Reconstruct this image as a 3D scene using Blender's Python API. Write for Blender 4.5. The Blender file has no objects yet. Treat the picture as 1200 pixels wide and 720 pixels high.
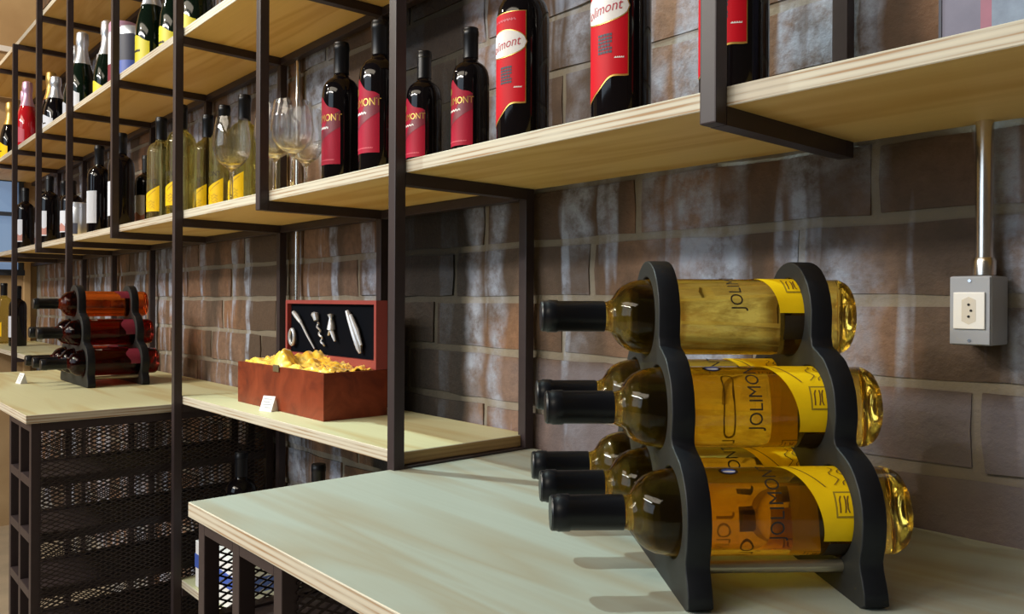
import bpy, bmesh, math, random
from mathutils import Vector, Matrix
from mathutils import noise as mnoise

random.seed(7)
C = bpy.context.scene.collection
SC = bpy.context.scene
D = bpy.data
H = 1.19                      # height of the eye above the floor; everything below is measured from the eye and lifted by H

# ------------------------------------------------------------------ camera
cam_d = D.cameras.new('camera'); cam = D.objects.new('camera', cam_d); C.objects.link(cam)
Rv = Vector((0.66208, 0.74941, 0.005077)); Uv = Vector((-0.0044965, -0.0028025, 0.999986)); Fv = Vector((-0.749417, 0.662096, -0.001514))
cam.matrix_world = Matrix(((Rv.x, Uv.x, -Fv.x, 0), (Rv.y, Uv.y, -Fv.y, 0), (Rv.z, Uv.z, -Fv.z, H), (0, 0, 0, 1)))
cam_d.sensor_width = 36; cam_d.lens = 941.4 * 36 / 1200; cam_d.shift_y = -5.8 / 1200; cam_d.clip_start = 0.02
SC.camera = cam

# ------------------------------------------------------------------ light and exposure
w = D.worlds.new('world'); SC.world = w; w.use_nodes = True
w.node_tree.nodes['Background'].inputs[0].default_value = (0.66, 0.55, 0.44, 1)
w.node_tree.nodes['Background'].inputs[1].default_value = 0.105

def area(name, loc, target, sx, sy, power, col):
    l = D.lights.new(name, 'AREA'); l.shape = 'RECTANGLE'; l.size = sx; l.size_y = sy; l.energy = power; l.color = col
    o = D.objects.new(name, l); C.objects.link(o); o.location = loc
    o.rotation_euler = (Vector(target) - Vector(loc)).to_track_quat('-Z', 'Y').to_euler()
    return o

def spot(name, loc, target, power, col, angle=75, radius=0.03, blend=0.6):
    l = D.lights.new(name, 'SPOT'); l.energy = power; l.color = col; l.spot_size = math.radians(angle); l.spot_blend = blend
    l.shadow_soft_size = radius
    o = D.objects.new(name, l); C.objects.link(o); o.location = loc
    o.rotation_euler = (Vector(target) - Vector(loc)).to_track_quat('-Z', 'Y').to_euler()
    return o

area('daylight_window', (-2.2, -4.2, H + 1.15), (-0.8, 0.9, H + 0.1), 3.8, 2.1, 62, (0.68, 0.84, 1.0))
area('linear_ceiling_lamp', (-2.5, -3.0, H + 1.95), (-1.8, 0.9, H - 0.1), 3.6, 0.10, 106, (1.0, 0.95, 0.88))
area('added_underside_fill', (-1.6, -2.7, H + 2.3), (-1.6, -2.7, 0), 4.5, 1.4, 135, (1.0, 0.88, 0.70))  # added fill light: bounces off the floor to lift the shelf undersides
spot('track_spot', (-2.0, 0.19, H + 1.82), (-0.45, 0.62, H - 0.2), 160, (0.80, 1.0, 0.96), 80, 0.018)
spot('track_spot', (-2.9, -1.6, H + 1.75), (-1.9, 0.9, H + 0.0), 80, (1.0, 0.88, 0.68), 60, 0.03)
spot('track_spot', (-1.7, -2.4, H + 1.7), (-0.5, 0.9, H + 0.0), 60, (1.0, 0.86, 0.68), 50, 0.03)
spot('track_spot', (-3.4, -0.45, H + 1.9), (-2.3, 0.7, H - 0.2), 60, (1.0, 0.93, 0.74), 85, 0.04)
spot('track_spot', (-4.0, -0.7, H + 1.9), (-4.9, 0.75, H + 1.4), 95, (1.0, 0.80, 0.52), 85, 0.05)

vs = SC.view_settings
vs.view_transform = 'Standard'; vs.look = 'None'; vs.exposure = 0.0; vs.gamma = 1.0; vs.use_curve_mapping = False
SC.cycles.use_denoising = True
SC.cycles.max_bounces = 14; SC.cycles.transmission_bounces = 14; SC.cycles.glossy_bounces = 6

# ------------------------------------------------------------------ materials
def mat(name):
    m = D.materials.new(name); m.use_nodes = True
    return m, m.node_tree, m.node_tree.nodes['Principled BSDF']

def flat(name, col, rough=0.5, metal=0.0, coat=0.0, spec=None, grain=0.0, gscale=40):
    m, t, b = mat(name)
    b.inputs['Roughness'].default_value = rough; b.inputs['Metallic'].default_value = metal
    b.inputs['Coat Weight'].default_value = coat
    if spec is not None: b.inputs['Specular IOR Level'].default_value = spec
    b.inputs['Base Color'].default_value = (*col, 1)
    if grain > 0:
        n = t.nodes.new('ShaderNodeTexNoise'); n.inputs['Scale'].default_value = gscale; n.inputs['Detail'].default_value = 4
        tc = t.nodes.new('ShaderNodeTexCoord'); t.links.new(tc.outputs['Object'], n.inputs['Vector'])
        mx = t.nodes.new('ShaderNodeMix'); mx.data_type = 'RGBA'
        mx.inputs[6].default_value = (*[c * (1 - grain) for c in col], 1); mx.inputs[7].default_value = (*[min(1, c * (1 + grain)) for c in col], 1)
        t.links.new(n.outputs['Fac'], mx.inputs[0]); t.links.new(mx.outputs[2], b.inputs['Base Color'])
    return m

def ramp(t, stops):
    r = t.nodes.new('ShaderNodeValToRGB'); e = r.color_ramp.elements
    while len(e) > 1: e.remove(e[-1])
    e[0].position = stops[0][0]; e[0].color = (*stops[0][1], 1)
    for p, c in stops[1:]:
        x = e.new(p); x.color = (*c, 1)
    return r

def mapped(t, scale, src='Object', loc=(0, 0, 0)):
    tc = t.nodes.new('ShaderNodeTexCoord'); mp = t.nodes.new('ShaderNodeMapping')
    mp.inputs['Scale'].default_value = scale; mp.inputs['Location'].default_value = loc
    t.links.new(tc.outputs[src], mp.inputs['Vector']); return mp

def noise(t, vec, scale, detail=4, rough=0.5, dist=0.0):
    n = t.nodes.new('ShaderNodeTexNoise'); n.inputs['Scale'].default_value = scale; n.inputs['Detail'].default_value = detail
    n.inputs['Roughness'].default_value = rough; n.inputs['Distortion'].default_value = dist
    t.links.new(vec.outputs[0], n.inputs['Vector']); return n

def mixc(t, fac, a, b, mode='MIX'):
    m = t.nodes.new('ShaderNodeMix'); m.data_type = 'RGBA'; m.blend_type = mode
    for s, v in ((0, fac), (6, a), (7, b)):
        if isinstance(v, (int, float)): m.inputs[s].default_value = v
        elif isinstance(v, tuple): m.inputs[s].default_value = (*v, 1)
        else: t.links.new(v, m.inputs[s])
    return m.outputs[2]

def bump(t, b, h, strength, dist=0.01):
    n = t.nodes.new('ShaderNodeBump'); n.inputs['Strength'].default_value = strength; n.inputs['Distance'].default_value = dist
    t.links.new(h, n.inputs['Height']); t.links.new(n.outputs[0], b.inputs['Normal'])

def ply_face(name, light, dark, off, rough=0.5):
    m, t, b = mat(name)
    mp = mapped(t, (0.9, 9.0, 1.0), loc=off)
    n1 = noise(t, mp, 1.3, 2, 0.45, 0.55)                       # broad cathedral bands
    r1 = ramp(t, [(0.46, (0, 0, 0)), (0.56, (1, 1, 1)), (0.62, (0.25,) * 3), (0.70, (0.9,) * 3), (0.8, (0, 0, 0))])
    t.links.new(n1.outputs['Fac'], r1.inputs[0])
    mp2 = mapped(t, (3.0, 160.0, 3.0), loc=off)
    n2 = noise(t, mp2, 1.0, 3)
    c = mixc(t, r1.outputs[0], light, dark)
    f = t.nodes.new('ShaderNodeMath'); f.operation = 'MULTIPLY'; f.inputs[1].default_value = 0.25
    t.links.new(n2.outputs['Fac'], f.inputs[0])
    c = mixc(t, f.outputs[0], c, tuple(x * 0.72 for x in dark))
    t.links.new(c, b.inputs['Base Color'])
    b.inputs['Roughness'].default_value = rough
    bump(t, b, n2.outputs['Fac'], 0.08, 0.001)
    return m

def ply_edge(name, a, bcol):
    m, t, b = mat(name)
    mp = mapped(t, (1.5, 1.5, 1.0))
    sep = t.nodes.new('ShaderNodeSeparateXYZ'); t.links.new(mp.outputs[0], sep.inputs[0])
    s = t.nodes.new('ShaderNodeMath'); s.operation = 'MULTIPLY'; s.inputs[1].default_value = 2 * math.pi / 0.0066
    t.links.new(sep.outputs[2], s.inputs[0])
    sn = t.nodes.new('ShaderNodeMath'); sn.operation = 'SINE'; t.links.new(s.outputs[0], sn.inputs[0])
    mp2 = mapped(t, (7.0, 7.0, 260.0)); n = noise(t, mp2, 1.0, 3)
    ad = t.nodes.new('ShaderNodeMath'); ad.operation = 'MULTIPLY_ADD'; ad.inputs[1].default_value = 0.22
    t.links.new(sn.outputs[0], ad.inputs[0]); t.links.new(n.outputs['Fac'], ad.inputs[2])
    r = ramp(t, [(0.30, a), (0.62, tuple(x * 0.85 for x in a)), (0.80, bcol)])
    t.links.new(ad.outputs[0], r.inputs[0]); t.links.new(r.outputs[0], b.inputs['Base Color'])
    b.inputs['Roughness'].default_value = 0.65
    return m

M = {}
M['ply_top'] = ply_face('plywood_counter_face', (0.375, 0.43, 0.385), (0.335, 0.325, 0.25), (0.3, 0.1, 0))
M['ply_shelf'] = ply_face('plywood_shelf_face', (0.82, 0.57, 0.20), (0.68, 0.41, 0.10), (1.7, 0.4, 0))
M['ply_low'] = ply_face('plywood_low_face', (0.59, 0.58, 0.36), (0.51, 0.43, 0.22), (4.1, 0.7, 0))
M['edge'] = ply_edge('plywood_edge', (0.56, 0.51, 0.41), (0.33, 0.20, 0.10))
M['edge_end'] = ply_edge('plywood_edge_end', (0.45, 0.30, 0.12), (0.30, 0.17, 0.06))
M['steel'] = flat('brown_painted_steel', (0.038, 0.027, 0.029), 0.42, 0.0, spec=0.35, grain=0.15, gscale=60)
M['mesh'] = flat('brown_expanded_metal', (0.035, 0.026, 0.025), 0.5, spec=0.3)
M['black'] = flat('black_rack_board', (0.006, 0.007, 0.010), 0.45, spec=0.25, grain=0.2, gscale=120)
M['rack_face'] = flat('grey_rack_board_face', (0.020, 0.021, 0.020), 0.55, spec=0.25, grain=0.15, gscale=90)
M['rod'] = flat('brushed_rack_rod', (0.42, 0.38, 0.28), 0.3, 0.8)
M['capsule'] = flat('black_foil_capsule', (0.004, 0.005, 0.008), 0.35, spec=0.35)
M['dark_glass'] = flat('black_wine_glass', (0.004, 0.003, 0.004), 0.07, spec=0.32)
M['green_glass'] = flat('dark_green_glass', (0.003, 0.009, 0.005), 0.07, spec=0.35)
M['yellow'] = flat('yellow_label_paper', (0.85, 0.56, 0.004), 0.55, spec=0.2, grain=0.10, gscale=60)
M['red'] = flat('red_label_paper', (0.50, 0.006, 0.017), 0.5, spec=0.15)
M['crimson'] = flat('crimson_label_paper', (0.34, 0.011, 0.038), 0.5, spec=0.15)
M['maroon'] = flat('maroon_label_print', (0.17, 0.010, 0.030), 0.5)
M['pinkred'] = flat('pink_label_print', (0.55, 0.06, 0.10), 0.5)
M['gold'] = flat('gold_print', (0.62, 0.40, 0.10), 0.35, 0.6)
M['white'] = flat('white_paper', (0.72, 0.72, 0.74), 0.6)
M['ink'] = flat('dark_ink', (0.020, 0.012, 0.004), 0.6)
M['navy_ink'] = flat('navy_ink', (0.035, 0.04, 0.07), 0.6)
M['red_ink'] = flat('red_ink', (0.45, 0.05, 0.08), 0.6)
M['brown_ink'] = flat('brown_ink', (0.16, 0.07, 0.01), 0.6)
M['olive_ink'] = flat('olive_ink', (0.30, 0.20, 0.01), 0.6)
M['back_label'] = flat('black_back_label', (0.020, 0.012, 0.004), 0.5)
M['blue'] = flat('blue_print', (0.05, 0.10, 0.42), 0.5)
M['pale_label'] = flat('pale_label_paper', (0.62, 0.66, 0.76), 0.6)
M['rose_print'] = flat('dusty_rose_print', (0.48, 0.22, 0.19), 0.6)
M['silver'] = flat('silver_foil', (0.72, 0.76, 0.84), 0.30, 0.75)
M['goldfoil'] = flat('gold_foil', (0.70, 0.47, 0.14), 0.35, 0.8)
M['pinkfoil'] = flat('pink_foil', (0.72, 0.45, 0.66), 0.32, 0.5)
M['lime_label'] = flat('lime_yellow_label', (0.70, 0.64, 0.03), 0.5)
M['green_mark'] = flat('green_mark', (0.10, 0.33, 0.04), 0.5)
M['rose_wine'] = flat('red_rose_bottle', (0.55, 0.012, 0.02), 0.08, coat=0.3)
M['chrome'] = flat('chrome', (0.70, 0.72, 0.76), 0.18, 1.0)
M['galv'] = flat('galvanised_pipe', (0.72, 0.68, 0.62), 0.22, 1.0, grain=0.12, gscale=18)
M['grey_plastic'] = flat('grey_plastic', (0.32, 0.34, 0.38), 0.45)
M['white_plastic'] = flat('white_plastic', (0.80, 0.80, 0.78), 0.35)
M['hole'] = flat('black_hole', (0.004, 0.004, 0.004), 0.7)
M['lid_wood'] = flat('rose_lid_wood', (0.30, 0.055, 0.050), 0.4, grain=0.12, gscale=30)
M['velvet'] = flat('black_lining', (0.003, 0.004, 0.007), 0.9, spec=0.05)
M['brass'] = flat('dull_brass', (0.32, 0.25, 0.15), 0.4, 0.8)
M['tool'] = flat('satin_silver_tool', (0.62, 0.66, 0.72), 0.35, 0.55)
M['lilac_board'] = None

def glassy(name, col, ior, rough=0.0, through=0.0, through_col=(1, 1, 1)):
    m, t, b = mat(name)
    b.inputs['Base Color'].default_value = (*col, 1); b.inputs['Transmission Weight'].default_value = 1
    b.inputs['IOR'].default_value = ior; b.inputs['Roughness'].default_value = rough
    if through > 0:
        tr = t.nodes.new('ShaderNodeBsdfTransparent'); tr.inputs[0].default_value = (*through_col, 1)
        ms = t.nodes.new('ShaderNodeMixShader'); ms.inputs[0].default_value = through
        out = t.nodes['Material Output']
        t.links.new(b.outputs[0], ms.inputs[1]); t.links.new(tr.outputs[0], ms.inputs[2]); t.links.new(ms.outputs[0], out.inputs[0])
    return m
M['white_wine'] = glassy('golden_white_wine_glass', (1.0, 0.725, 0.13), 1.36, 0.0, 0.10, (1.0, 0.74, 0.15))
M['rose'] = glassy('orange_rose_wine_glass', (0.85, 0.22, 0.05), 1.36, 0.0, 0.35, (0.7, 0.16, 0.03))
M['redw'] = glassy('ruby_wine_glass', (0.45, 0.05, 0.03), 1.36, 0.0, 0.25, (0.32, 0.04, 0.02))
M['clear'] = glassy('clear_glass', (0.97, 0.98, 0.99), 1.45, 0.0, 0.15)
M['green_clear'] = glassy('pale_green_glass', (0.80, 0.80, 0.45), 1.36, 0.0, 0.45, (0.80, 0.76, 0.36))

# rough stone bricks: brown and grey, with pale bluish streaks and one near-black strip
m, t, b = mat('rough_brown_brick'); M['brick'] = m
geo = t.nodes.new('ShaderNodeNewGeometry'); oi = t.nodes.new('ShaderNodeObjectInfo')
def wm(scale, loc=(0, 0, 0)):
    mp = t.nodes.new('ShaderNodeMapping'); mp.inputs['Scale'].default_value = scale; mp.inputs['Location'].default_value = loc
    t.links.new(geo.outputs['Position'], mp.inputs['Vector']); return mp
def brick_colour(base):
    big = noise(t, wm((1, 1, 1)), 9, 5, 0.6)
    fine = noise(t, wm((1, 1, 1)), 70, 6, 0.65)
    c = mixc(t, big.outputs['Fac'], base, (0.17, 0.100, 0.066))
    rf = ramp(t, [(0.3, (0.72,) * 3), (0.7, (1.15,) * 3)]); t.links.new(fine.outputs['Fac'], rf.inputs[0])
    c = mixc(t, 1.0, c, rf.outputs[0], 'MULTIPLY')
    drip = noise(t, wm((10.0, 1, 0.9), (0.35, 0, 0.2)), 1.5, 3, 0.55)  # pale vertical streaks, scattered by noise
    rd0 = ramp(t, [(0.515, (0,) * 3), (0.58, (0.75,) * 3)]); t.links.new(drip.outputs['Fac'], rd0.inputs[0])  # pale vertical streaks
    # pale bluish bands down the wall at the right, each at its own place
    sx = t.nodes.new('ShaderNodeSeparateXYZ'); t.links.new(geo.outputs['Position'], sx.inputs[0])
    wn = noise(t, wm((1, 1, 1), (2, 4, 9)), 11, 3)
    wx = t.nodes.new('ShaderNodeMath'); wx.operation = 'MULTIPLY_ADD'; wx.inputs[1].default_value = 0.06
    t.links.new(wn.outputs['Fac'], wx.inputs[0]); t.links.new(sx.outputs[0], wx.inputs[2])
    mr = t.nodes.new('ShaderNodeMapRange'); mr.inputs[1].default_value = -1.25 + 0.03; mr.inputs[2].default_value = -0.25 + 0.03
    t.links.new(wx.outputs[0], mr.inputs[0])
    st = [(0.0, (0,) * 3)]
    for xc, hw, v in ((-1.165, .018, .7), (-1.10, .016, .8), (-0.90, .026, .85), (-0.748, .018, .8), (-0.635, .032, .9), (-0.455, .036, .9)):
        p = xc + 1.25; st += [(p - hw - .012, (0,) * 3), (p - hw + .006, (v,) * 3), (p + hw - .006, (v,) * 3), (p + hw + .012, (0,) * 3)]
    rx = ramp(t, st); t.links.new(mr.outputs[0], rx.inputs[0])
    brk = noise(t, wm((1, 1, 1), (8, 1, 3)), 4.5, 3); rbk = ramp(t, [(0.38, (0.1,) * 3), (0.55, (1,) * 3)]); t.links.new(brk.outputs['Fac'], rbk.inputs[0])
    runs = mixc(t, 1.0, rx.outputs[0], rbk.outputs[0], 'MULTIPLY')  # pale bluish bands
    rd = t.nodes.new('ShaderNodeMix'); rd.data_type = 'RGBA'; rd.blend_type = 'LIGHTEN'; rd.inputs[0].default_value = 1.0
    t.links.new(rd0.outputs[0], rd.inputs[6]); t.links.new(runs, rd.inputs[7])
    dark_patch = noise(t, wm((3.2, 1, 1.0), (7.3, 0, 2.2)), 1.9, 3, 0.5)  # darker brown patches, scattered by noise
    rso = ramp(t, [(0.42, (0,) * 3), (0.55, (0.85,) * 3)]); t.links.new(dark_patch.outputs['Fac'], rso.inputs[0])
    c = mixc(t, rso.outputs[0], c, (0.070, 0.050, 0.036))
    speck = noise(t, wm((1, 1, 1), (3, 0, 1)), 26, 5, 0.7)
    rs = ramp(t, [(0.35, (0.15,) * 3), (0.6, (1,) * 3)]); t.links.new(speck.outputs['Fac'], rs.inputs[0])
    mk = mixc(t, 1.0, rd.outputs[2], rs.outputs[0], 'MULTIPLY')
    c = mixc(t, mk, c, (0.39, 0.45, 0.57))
    gz = t.nodes.new('ShaderNodeMapRange'); gz.inputs[1].default_value = H - 0.092; gz.inputs[2].default_value = H - 0.112
    t.links.new(sx.outputs[2], gz.inputs[0])
    gx = t.nodes.new('ShaderNodeMapRange'); gx.inputs[1].default_value = -1.15; gx.inputs[2].default_value = -0.7; t.links.new(wx.outputs[0], gx.inputs[0])
    gm = t.nodes.new('ShaderNodeMath'); gm.operation = 'MULTIPLY'; t.links.new(gz.outputs[0], gm.inputs[0]); t.links.new(gx.outputs[0], gm.inputs[1])
    gm2 = t.nodes.new('ShaderNodeMath'); gm2.operation = 'MULTIPLY'; gm2.inputs[1].default_value = 0.65; t.links.new(gm.outputs[0], gm2.inputs[0])
    c = mixc(t, gm2.outputs[0], c, (0.24, 0.225, 0.27))
    # near-black strip, x -1.45 .. -1.19, ragged edge
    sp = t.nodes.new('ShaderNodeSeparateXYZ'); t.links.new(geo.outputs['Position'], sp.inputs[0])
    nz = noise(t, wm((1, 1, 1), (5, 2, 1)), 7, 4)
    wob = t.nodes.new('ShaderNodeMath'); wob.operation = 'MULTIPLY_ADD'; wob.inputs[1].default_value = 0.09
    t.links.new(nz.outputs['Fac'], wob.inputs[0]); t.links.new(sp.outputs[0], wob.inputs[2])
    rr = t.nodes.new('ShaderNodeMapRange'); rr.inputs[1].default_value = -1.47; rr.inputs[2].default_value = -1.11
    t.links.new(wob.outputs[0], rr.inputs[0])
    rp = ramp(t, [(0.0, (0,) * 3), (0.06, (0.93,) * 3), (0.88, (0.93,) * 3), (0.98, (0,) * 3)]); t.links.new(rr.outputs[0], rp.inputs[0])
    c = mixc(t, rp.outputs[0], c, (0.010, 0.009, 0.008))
    return c, fine, big
rb = ramp(t, [(0.0, (0.36, 0.185, 0.095)), (0.35, (0.27, 0.150, 0.085)), (0.6, (0.33, 0.195, 0.12)), (0.85, (0.22, 0.145, 0.105)), (1.0, (0.36, 0.25, 0.18))])
t.links.new(oi.outputs['Random'], rb.inputs[0])
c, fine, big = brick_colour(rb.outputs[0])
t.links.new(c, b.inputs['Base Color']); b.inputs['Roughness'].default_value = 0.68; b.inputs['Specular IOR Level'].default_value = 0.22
bump(t, b, fine.outputs['Fac'], 0.55, 0.006)
m, t, b = mat('pale_mortar'); M['mortar'] = m
geo = t.nodes.new('ShaderNodeNewGeometry')
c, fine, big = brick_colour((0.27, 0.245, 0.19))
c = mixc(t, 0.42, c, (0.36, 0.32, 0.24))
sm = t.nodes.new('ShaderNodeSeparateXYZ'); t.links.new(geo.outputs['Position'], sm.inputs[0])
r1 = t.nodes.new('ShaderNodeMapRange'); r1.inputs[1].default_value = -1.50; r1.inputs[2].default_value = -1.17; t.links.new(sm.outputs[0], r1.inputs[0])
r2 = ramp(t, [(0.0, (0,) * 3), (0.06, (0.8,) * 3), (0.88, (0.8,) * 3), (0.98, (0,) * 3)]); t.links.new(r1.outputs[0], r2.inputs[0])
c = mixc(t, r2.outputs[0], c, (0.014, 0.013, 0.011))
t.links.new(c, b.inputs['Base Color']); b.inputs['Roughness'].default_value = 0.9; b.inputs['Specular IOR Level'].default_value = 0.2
bump(t, b, fine.outputs['Fac'], 0.6, 0.004)

m, t, b = mat('tan_plaster'); M['plaster'] = m
n = noise(t, mapped(t, (1, 1, 1)), 5, 6); r = ramp(t, [(0.3, (0.36, 0.235, 0.115)), (0.7, (0.46, 0.32, 0.17))]); t.links.new(n.outputs['Fac'], r.inputs[0])
t.links.new(r.outputs[0], b.inputs['Base Color']); b.inputs['Roughness'].default_value = 0.8
m, t, b = mat('sandy_concrete_floor'); M['floor'] = m
n = noise(t, mapped(t, (1, 1, 1)), 6, 7); r = ramp(t, [(0.3, (0.34, 0.28, 0.20)), (0.7, (0.46, 0.37, 0.26))]); t.links.new(n.outputs['Fac'], r.inputs[0])
t.links.new(r.outputs[0], b.inputs['Base Color']); b.inputs['Roughness'].default_value = 0.5
m, t, b = mat('burr_box_veneer'); M['box'] = m
n = noise(t, mapped(t, (1, 1, 1)), 16, 6, 0.6, 1.2); r = ramp(t, [(0.28, (0.09, 0.012, 0.006)), (0.5, (0.185, 0.030, 0.010)), (0.72, (0.25, 0.045, 0.017))]); t.links.new(n.outputs['Fac'], r.inputs[0])
t.links.new(r.outputs[0], b.inputs['Base Color']); b.inputs['Roughness'].default_value = 0.4; b.inputs['Specular IOR Level'].default_value = 0.3
m, t, b = mat('yellow_satin'); M['satin'] = m
n = noise(t, mapped(t, (1, 1, 1)), 22, 4); r = ramp(t, [(0.3, (0.95, 0.38, 0.01)), (0.5, (1.0, 0.62, 0.04)), (0.7, (1.0, 0.85, 0.25))]); t.links.new(n.outputs['Fac'], r.inputs[0])
t.links.new(r.outputs[0], b.inputs['Base Color']); b.inputs['Roughness'].default_value = 0.35; b.inputs['Sheen Weight'].default_value = 0.3
m, t, b = mat('lilac_blue_print'); M['lilac_board'] = m
n = noise(t, mapped(t, (1, 1, 1)), 14, 6, 0.6); r = ramp(t, [(0.3, (0.075, 0.075, 0.14)), (0.6, (0.12, 0.115, 0.19)), (0.75, (0.20, 0.19, 0.30))]); t.links.new(n.outputs['Fac'], r.inputs[0])
t.links.new(r.outputs[0], b.inputs['Base Color']); b.inputs['Roughness'].default_value = 0.5
m, t, b = mat('sky_blue_print'); M['sky_board'] = m
n = noise(t, mapped(t, (1, 1, 1)), 30, 6, 0.6); r = ramp(t, [(0.3, (0.07, 0.10, 0.17)), (0.7, (0.18, 0.25, 0.37))]); t.links.new(n.outputs['Fac'], r.inputs[0])
t.links.new(r.outputs[0], b.inputs['Base Color']); b.inputs['Roughness'].default_value = 0.5
M['pink_print'] = flat('pink_stripe_print', (0.24, 0.07, 0.13), 0.5, grain=0.3, gscale=60)
m, t, b = mat('window_daylight_pane'); M['pane'] = m
b.inputs['Base Color'].default_value = (0.10, 0.16, 0.26, 1); b.inputs['Roughness'].default_value = 0.1
b.inputs['Emission Color'].default_value = (0.45, 0.65, 1.0, 1); b.inputs['Emission Strength'].default_value = 0.32
M['trim_wood'] = flat('pale_trim_wood', (0.55, 0.36, 0.17), 0.5, grain=0.15, gscale=12)
M['window_frame'] = flat('dark_window_frame', (0.03, 0.04, 0.06), 0.5)

# ------------------------------------------------------------------ mesh helpers
def link(name, me, mats, parent=None, loc=(0, 0, 0), rot=(0, 0, 0), kind=None):
    o = D.objects.new(name, me); C.objects.link(o)
    if mats is not None and not me.materials:
        for x in (mats if isinstance(mats, (list, tuple)) else [mats]): me.materials.append(x)
    if parent: o.parent = parent
    o.location = loc; o.rotation_euler = rot
    if kind: o['kind'] = kind
    return o

def empty(name, label, cat, loc, rz=0.0, group=None):
    o = D.objects.new(name, None); C.objects.link(o); o.location = loc; o.rotation_euler = (0, 0, rz); o.empty_display_size = 0.05
    tag(o, label, cat, group); return o

def tag(o, label, cat, group=None):
    o['label'] = label; o['category'] = cat
    if group: o['group'] = group

def done(bm, name, smooth=False):
    me = D.meshes.new(name); bmesh.ops.recalc_face_normals(bm, faces=bm.faces); bm.to_mesh(me); bm.free()
    if smooth:
        me.polygons.foreach_set('use_smooth', [True] * len(me.polygons))
        me.set_sharp_from_angle(angle=math.radians(38))
    return me

def add_box(bm, x0, y0, z0, x1, y1, z1, mi=0):
    v = [bm.verts.new(p) for p in ((x0, y0, z0), (x1, y0, z0), (x1, y1, z0), (x0, y1, z0), (x0, y0, z1), (x1, y0, z1), (x1, y1, z1), (x0, y1, z1))]
    fs = []
    for q in ((0, 3, 2, 1), (4, 5, 6, 7), (0, 1, 5, 4), (1, 2, 6, 5), (2, 3, 7, 6), (3, 0, 4, 7)):
        f = bm.faces.new([v[i] for i in q]); f.material_index = mi; fs.append(f)
    return fs

def box_mesh(x0, y0, z0, x1, y1, z1, bev=0.0012):
    bm = bmesh.new(); add_box(bm, x0, y0, z0, x1, y1, z1)
    if bev: bmesh.ops.bevel(bm, geom=bm.edges[:], offset=bev, segments=2, affect='EDGES', profile=0.6)
    return done(bm, 'box')

def add_lathe(bm, prof, seg=32, mi=0, axis=None):
    rings = []
    for r, z in prof:
        if r < 1e-6: rings.append([bm.verts.new((0, 0, z))])
        else: rings.append([bm.verts.new((r * math.cos(2 * math.pi * i / seg), r * math.sin(2 * math.pi * i / seg), z)) for i in range(seg)])
    for a, bb in zip(rings, rings[1:]):
        for i in range(seg):
            j = (i + 1) % seg
            if len(a) == 1 and len(bb) == 1: continue
            if len(a) == 1: f = bm.faces.new((a[0], bb[j], bb[i]))
            elif len(bb) == 1: f = bm.faces.new((a[i], a[j], bb[0]))
            else: f = bm.faces.new((a[i], a[j], bb[j], bb[i]))
            f.material_index = mi
    return rings

def lathe_mesh(prof, seg=32):
    bm = bmesh.new(); add_lathe(bm, prof, seg); return done(bm, 'turned', True)

def add_tube(bm, pts, r, seg=8):
    pts = [Vector(p) for p in pts]; rings = []
    for i, p in enumerate(pts):
        d = (pts[min(i + 1, len(pts) - 1)] - pts[max(i - 1, 0)]).normalized()
        u = d.orthogonal().normalized() if i == 0 else (u - d * u.dot(d)).normalized()
        v = d.cross(u); rr = r[i] if isinstance(r, (list, tuple)) else r
        rings.append([bm.verts.new(p + (u * math.cos(2 * math.pi * k / seg) + v * math.sin(2 * math.pi * k / seg)) * rr) for k in range(seg)])
    for a, bb in zip(rings, rings[1:]):
        for k in range(seg): bm.faces.new((a[k], a[(k + 1) % seg], bb[(k + 1) % seg], bb[k]))
    bm.faces.new(rings[0]); bm.faces.new(rings[-1])

def tube_mesh(pts, r, seg=10):
    bm = bmesh.new(); add_tube(bm, pts, r, seg); return done(bm, 'tube', True)

def patch_mesh(R, s0, s1, zlo, zhi, n=28, bound=None):
    """sheet wrapped on a cylinder of radius R about z; s runs round it from the front (-y)"""
    bm = bmesh.new(); prev = None
    for i in range(n + 1):
        s = s0 + (s1 - s0) * i / n; a = s / R; x, y = R * math.sin(a), -R * math.cos(a)
        lo, hi = zlo(s), max(zhi(s), zlo(s) + 1e-5)
        col = [bm.verts.new((x, y, lo + (hi - lo) * k / 3)) for k in range(4)]
        if prev:
            for k in range(3): bm.faces.new((prev[k], col[k], col[k + 1], prev[k + 1]))
        prev = col
    me = D.meshes.new('sheet'); bm.to_mesh(me); bm.free()
    me.polygons.foreach_set('use_smooth', [True] * len(me.polygons))
    return me

def oval_mesh(R, sc, w_, zc, h_, n=24):
    def k(s): return math.sqrt(max(0, 1 - ((s - sc) / w_) ** 2))
    return patch_mesh(R, sc - w_, sc + w_, lambda s: zc - h_ * k(s), lambda s: zc + h_ * k(s), n)

_txt = {}
def text_verts(body, size, shear=0.0):
    key = (body, size, shear)
    if key in _txt: return _txt[key]
    cu = D.curves.new('lettering', 'FONT'); cu.body = body; cu.size = size; cu.align_x = 'CENTER'; cu.align_y = 'CENTER'; cu.shear = shear
    cu.resolution_u = 3
    o = D.objects.new('lettering', cu); C.objects.link(o)
    bpy.context.view_layer.update()
    me = D.meshes.new_from_object(o.evaluated_get(bpy.context.evaluated_depsgraph_get()))
    vv = [tuple(v.co) for v in me.vertices]; ff = [tuple(p.vertices) for p in me.polygons]
    D.objects.remove(o); D.curves.remove(cu); D.meshes.remove(me)
    _txt[key] = (vv, ff); return vv, ff

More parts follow.
